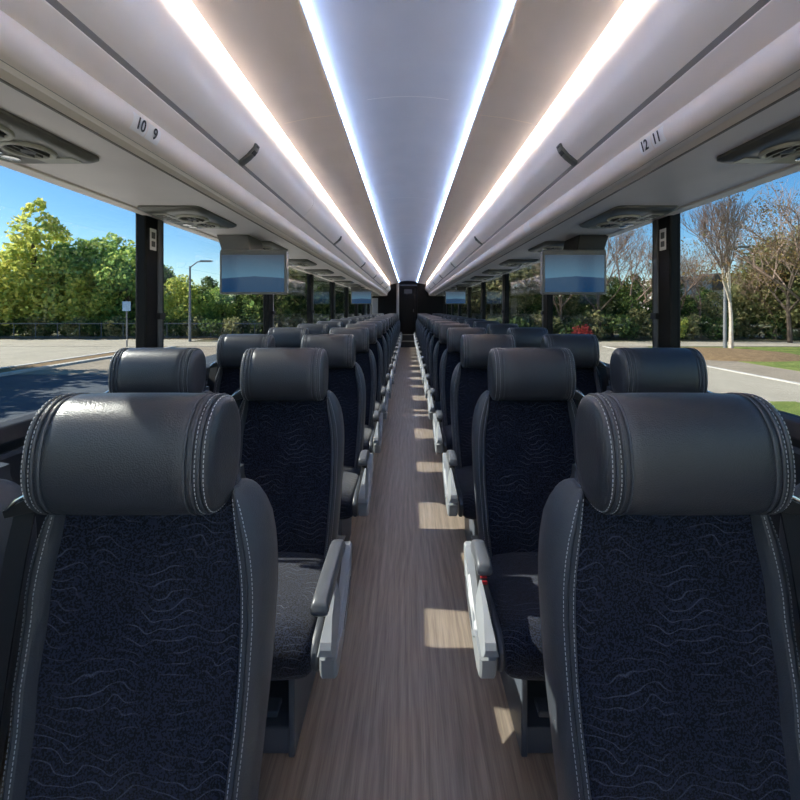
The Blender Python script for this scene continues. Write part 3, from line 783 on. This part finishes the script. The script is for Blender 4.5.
leafy_proto('tall', 13.6, 12.5, 'leafy', 8500, .52, 1, .12, 'cone')
leafy_proto('round', 10.0, 7.5, 'leafg', 5200, .46, 2, .15)
leafy_proto('yel', 9.0, 6.5, 'leafy', 4200, .44, 3, .18)
leafy_proto('dark', 10.0, 7.0, 'leafd', 5200, .46, 4, .08)
leafy_proto('drab', 9.5, 7.0, 'leafb', 4200, .42, 5, .10)
bush_proto('bushg', 3.2, 1.9, 'leafd', 1100, .26, 6)
bush_proto('bushb', 3.2, 2.4, 'leafb', 1100, .28, 7)
bush_proto('bushr', 2.2, 1.5, 'leafr', 700, .22, 8)
bush_proto('bushy', 1.6, 1.8, 'leafy', 500, .2, 9)
PROT['rust'] = leaves_mesh([(R.uniform(-2.6, 2.6), R.uniform(-2.6, 2.6), R.uniform(4.0, 9.5), .9, .8) for _ in range(22)], 2200, .12, 'leafo', random.Random(11))
bare_proto('bareA', 12, .15, 'bark', 21, 5, .62, .2, .27)
bare_proto('bareB', 11, .14, 'twig', 22, 5, .72, .16, .26)
bare_proto('pale', 9.5, .12, 'palebark', 31, 5, .5, .42, .29)
# left side: px positions across the image turned into X at a depth
def X(px, y): return (px-408)/394*y
gl = 'trees beyond the left fence'
LT = [('yel', -30, 37, .95), ('tall', 36, 37.5, 1.0), ('yel', 4, 36, .8), ('round', 78, 39, .98), ('yel', 92, 37.5, .75), ('round', 108, 41, 1.08), ('round', 128, 38, .88), ('drab', 144, 41, .9), ('round', 160, 43, .78), ('yel', 182, 37, .66),
      ('dark', 206, 41, .62), ('round', 222, 38, .52), ('dark', 242, 40, .6), ('dark', 262, 37, .66), ('drab', 280, 37, 1.0), ('round', 296, 39, 1.25), ('dark', 312, 36, .98), ('drab', 328, 38, 1.05), ('dark', 344, 36, .95), ('dark', 362, 38, .9)]
nm = {'yel': 'yellow green leafy', 'tall': 'tall pointed yellow green', 'round': 'full green leafy', 'dark': 'dark green dense', 'drab': 'olive brown leafy'}
for i, (k, px, y, sc) in enumerate(LT):
    leafy(k, X(px, y), y, sc, R.uniform(0, 6.28), '%s tree beyond the left fence, %s tree from the left' % (nm[k], ORD[i]), 'tree', gl)
for i in range(14):
    px = -20 + i*19.5; y = 35.2 + R.uniform(-.3, .5)
    bush(('bushg', 'bushb')[i % 2], X(px, y), y, R.uniform(.85, 1.05), R.uniform(0, 6), '%s low bush from the left in the hedge behind the left fence' % ORD[i], 'hedge bushes on the left')
# trees at the left kerb out of view that shade the parking lot
for i, (x, y, sc) in enumerate([(-20.2, 5.0, .82), (-20.4, 8.5, .85), (-20.6, 12.0, .82), (-21.0, 15.2, .78)]):
    leafy('round', x, y, sc, i*1.3, 'leafy kerb tree left of the view, %s along, shading the dark shade-blue asphalt' % ORD[i], 'tree', 'kerb trees shading the lot')
gr = 'trees in the wood on the right'
RT = [('dark', 445, 37, .85), ('drab', 462, 36, .9), ('dark', 480, 38, .9), ('drab', 498, 36, .95), ('drab', 520, 37, 1.0), ('dark', 540, 36, .70), ('drab', 556, 37, .80), ('dark', 575, 38, .62), ('drab', 592, 37, .64), ('dark', 612, 37, .58), ('dark', 632, 36, .60), ('drab', 652, 38, .60),
      ('dark', 674, 37, .58), ('dark', 700, 40, .50), ('drab', 716, 36, .46), ('drab', 742, 37, .55), ('drab', 768, 35, .85), ('drab', 788, 33, 1.02), ('dark', 808, 34, 1.12), ('dark', 835, 35, 1.0)]
for i, (k, px, y, sc) in enumerate(RT):
    leafy(k, X(px, y), y, sc, R.uniform(0, 6.28), '%s tree in the right-hand wood, %s tree counted from the left' % (nm[k], ORD[i]), 'tree', gr)
BT = [('bareB', 560, 34, 1.0, None), ('bareA', 600, 33, 1.1, None), ('bareB', 632, 35, 1.05, 'rust'), ('bareA', 676, 34, .95, None), ('bareB', 700, 35, .85, 'rust'), ('bareB', 775, 33, .9, 'rust'), ('bareA', 790, 30, 1.15, 'rust'), ('bareA', 812, 25, 1.2, None), ('bareB', 840, 28, 1.1, None)]
for i, (k, px, y, sc, sp) in enumerate(BT):
    bare(k, X(px, y), y, sc, i*1.1, 'leafless %s tree on the right, %s bare tree counted from the left' % ('rusty' if sp else 'grey', ORD[i]), 'bare trees on the right', sp)
bare('pale', X(731, 24.0), 24.0, 1.12, .6, 'young tree with pale trunk standing in the mulch bed', None, 'rust')
for i in range(16):
    px = 440 + i*25; y = 33.5 + R.uniform(-.4, .6)
    bush(('bushb', 'bushg')[i % 2], X(px, y), y, R.uniform(1.0, 1.3), R.uniform(0, 6), '%s shrub from the left at the foot of the right-hand wood' % ORD[i], 'shrubs under the wood')
bush('bushr', X(592, 30), 31.6, .95, 0, 'round red bush beyond the right windows', None)
bush('bushy', X(698, 30), 31.8, .9, 0, 'small yellow bush behind the right pillar', None, 1.5)
# fence, sign, lamp posts, timber frame, building
t = thing('wire_fence', 'grey metal fence with rails running in front of the left hedge', 'fence', (X(-30, 34.2), 34.2, G))
Lf = X(268, 34.2)-X(-30, 34.2)
MB().box(0, Lf, -.03, .03, 1.28, 1.36).build('rail', 'fence', t, smooth=False); MB().box(0, Lf, -.03, .03, .12, .18).build('rail', 'fence', t, smooth=False)
k = 0
while k*1.9 < Lf:
    MB().box(k*1.9-.025, k*1.9+.025, -.025, .025, -.05, 1.40).build('post', 'fence', t, smooth=False); k += 1
t = thing('road_sign', 'small pale blue sign on a thin post near the left pillar', 'sign', (X(132, 27.5), 27.0, G))
MB().tube([(0, 0, -.05), (0, 0, 3.15)], .045, 8).build('post', 'pole', t); MB().box(-.28, .28, -.03, -.045, 2.45, 3.1).build('plate', 'sign', t, smooth=False)
def lamp(px, y, h, arm, label):
    t = thing('lamp_post', label, 'lamp post', (X(px, y), y, G))
    MB().tube([(0, 0, -.05), (0, 0, h)], [.11, .07], 10).build('pole', 'pole', t)
    MB().tube([(0, 0, h-.1), (arm*.5, 0, h+.35), (arm, 0, h+.4)], [.05, .045, .04], 8).build('arm', 'pole', t)
    MB().loft([[(arm+a*.55, b*.16, h+.40+c) for a, b in ((-.6, -1), (1, -.7), (1, .7), (-.6, 1))] for c in (-.06, .07)]).build('lamp_head', 'pole', t, smooth=False)
lamp(190, 31.5, 6.0, 1.2, 'street lamp with curved arm behind the left trees')
lamp(725, 25.5, 6.2, 1.0, 'thin grey lamp post beside the pale trunk')
t = thing('timber_frame', 'open timber frame of two posts and rails at the wood edge', 'frame', (X(679, 29), 31.9, G))
for x in (0, 1.5): MB().box(x-.06, x+.06, -.06, .06, -.05, 2.2).build('post', 'timber', t, smooth=False)
for z in (.7, 1.45, 2.1): MB().box(-.06, 1.56, -.05, .05, z-.05, z+.05).build('rail', 'timber', t, smooth=False)
t = thing('building', 'low beige building with a dark brown band seen through bare trees', 'building', (X(722, 48), 48, G))
MB().box(-5.2, 5.2, 0, 9, 0, 6.3).build('wall', 'bldg', t, smooth=False)
MB().box(-1.2, 5.4, -.3, 9, 4.9, 6.9).build('fascia_band', 'bldgdark', t, smooth=False)
MB().box(-5.3, -1.2, -.2, 9.2, 6.3, 6.55).build('roof_edge', 'bldg', t, smooth=False)
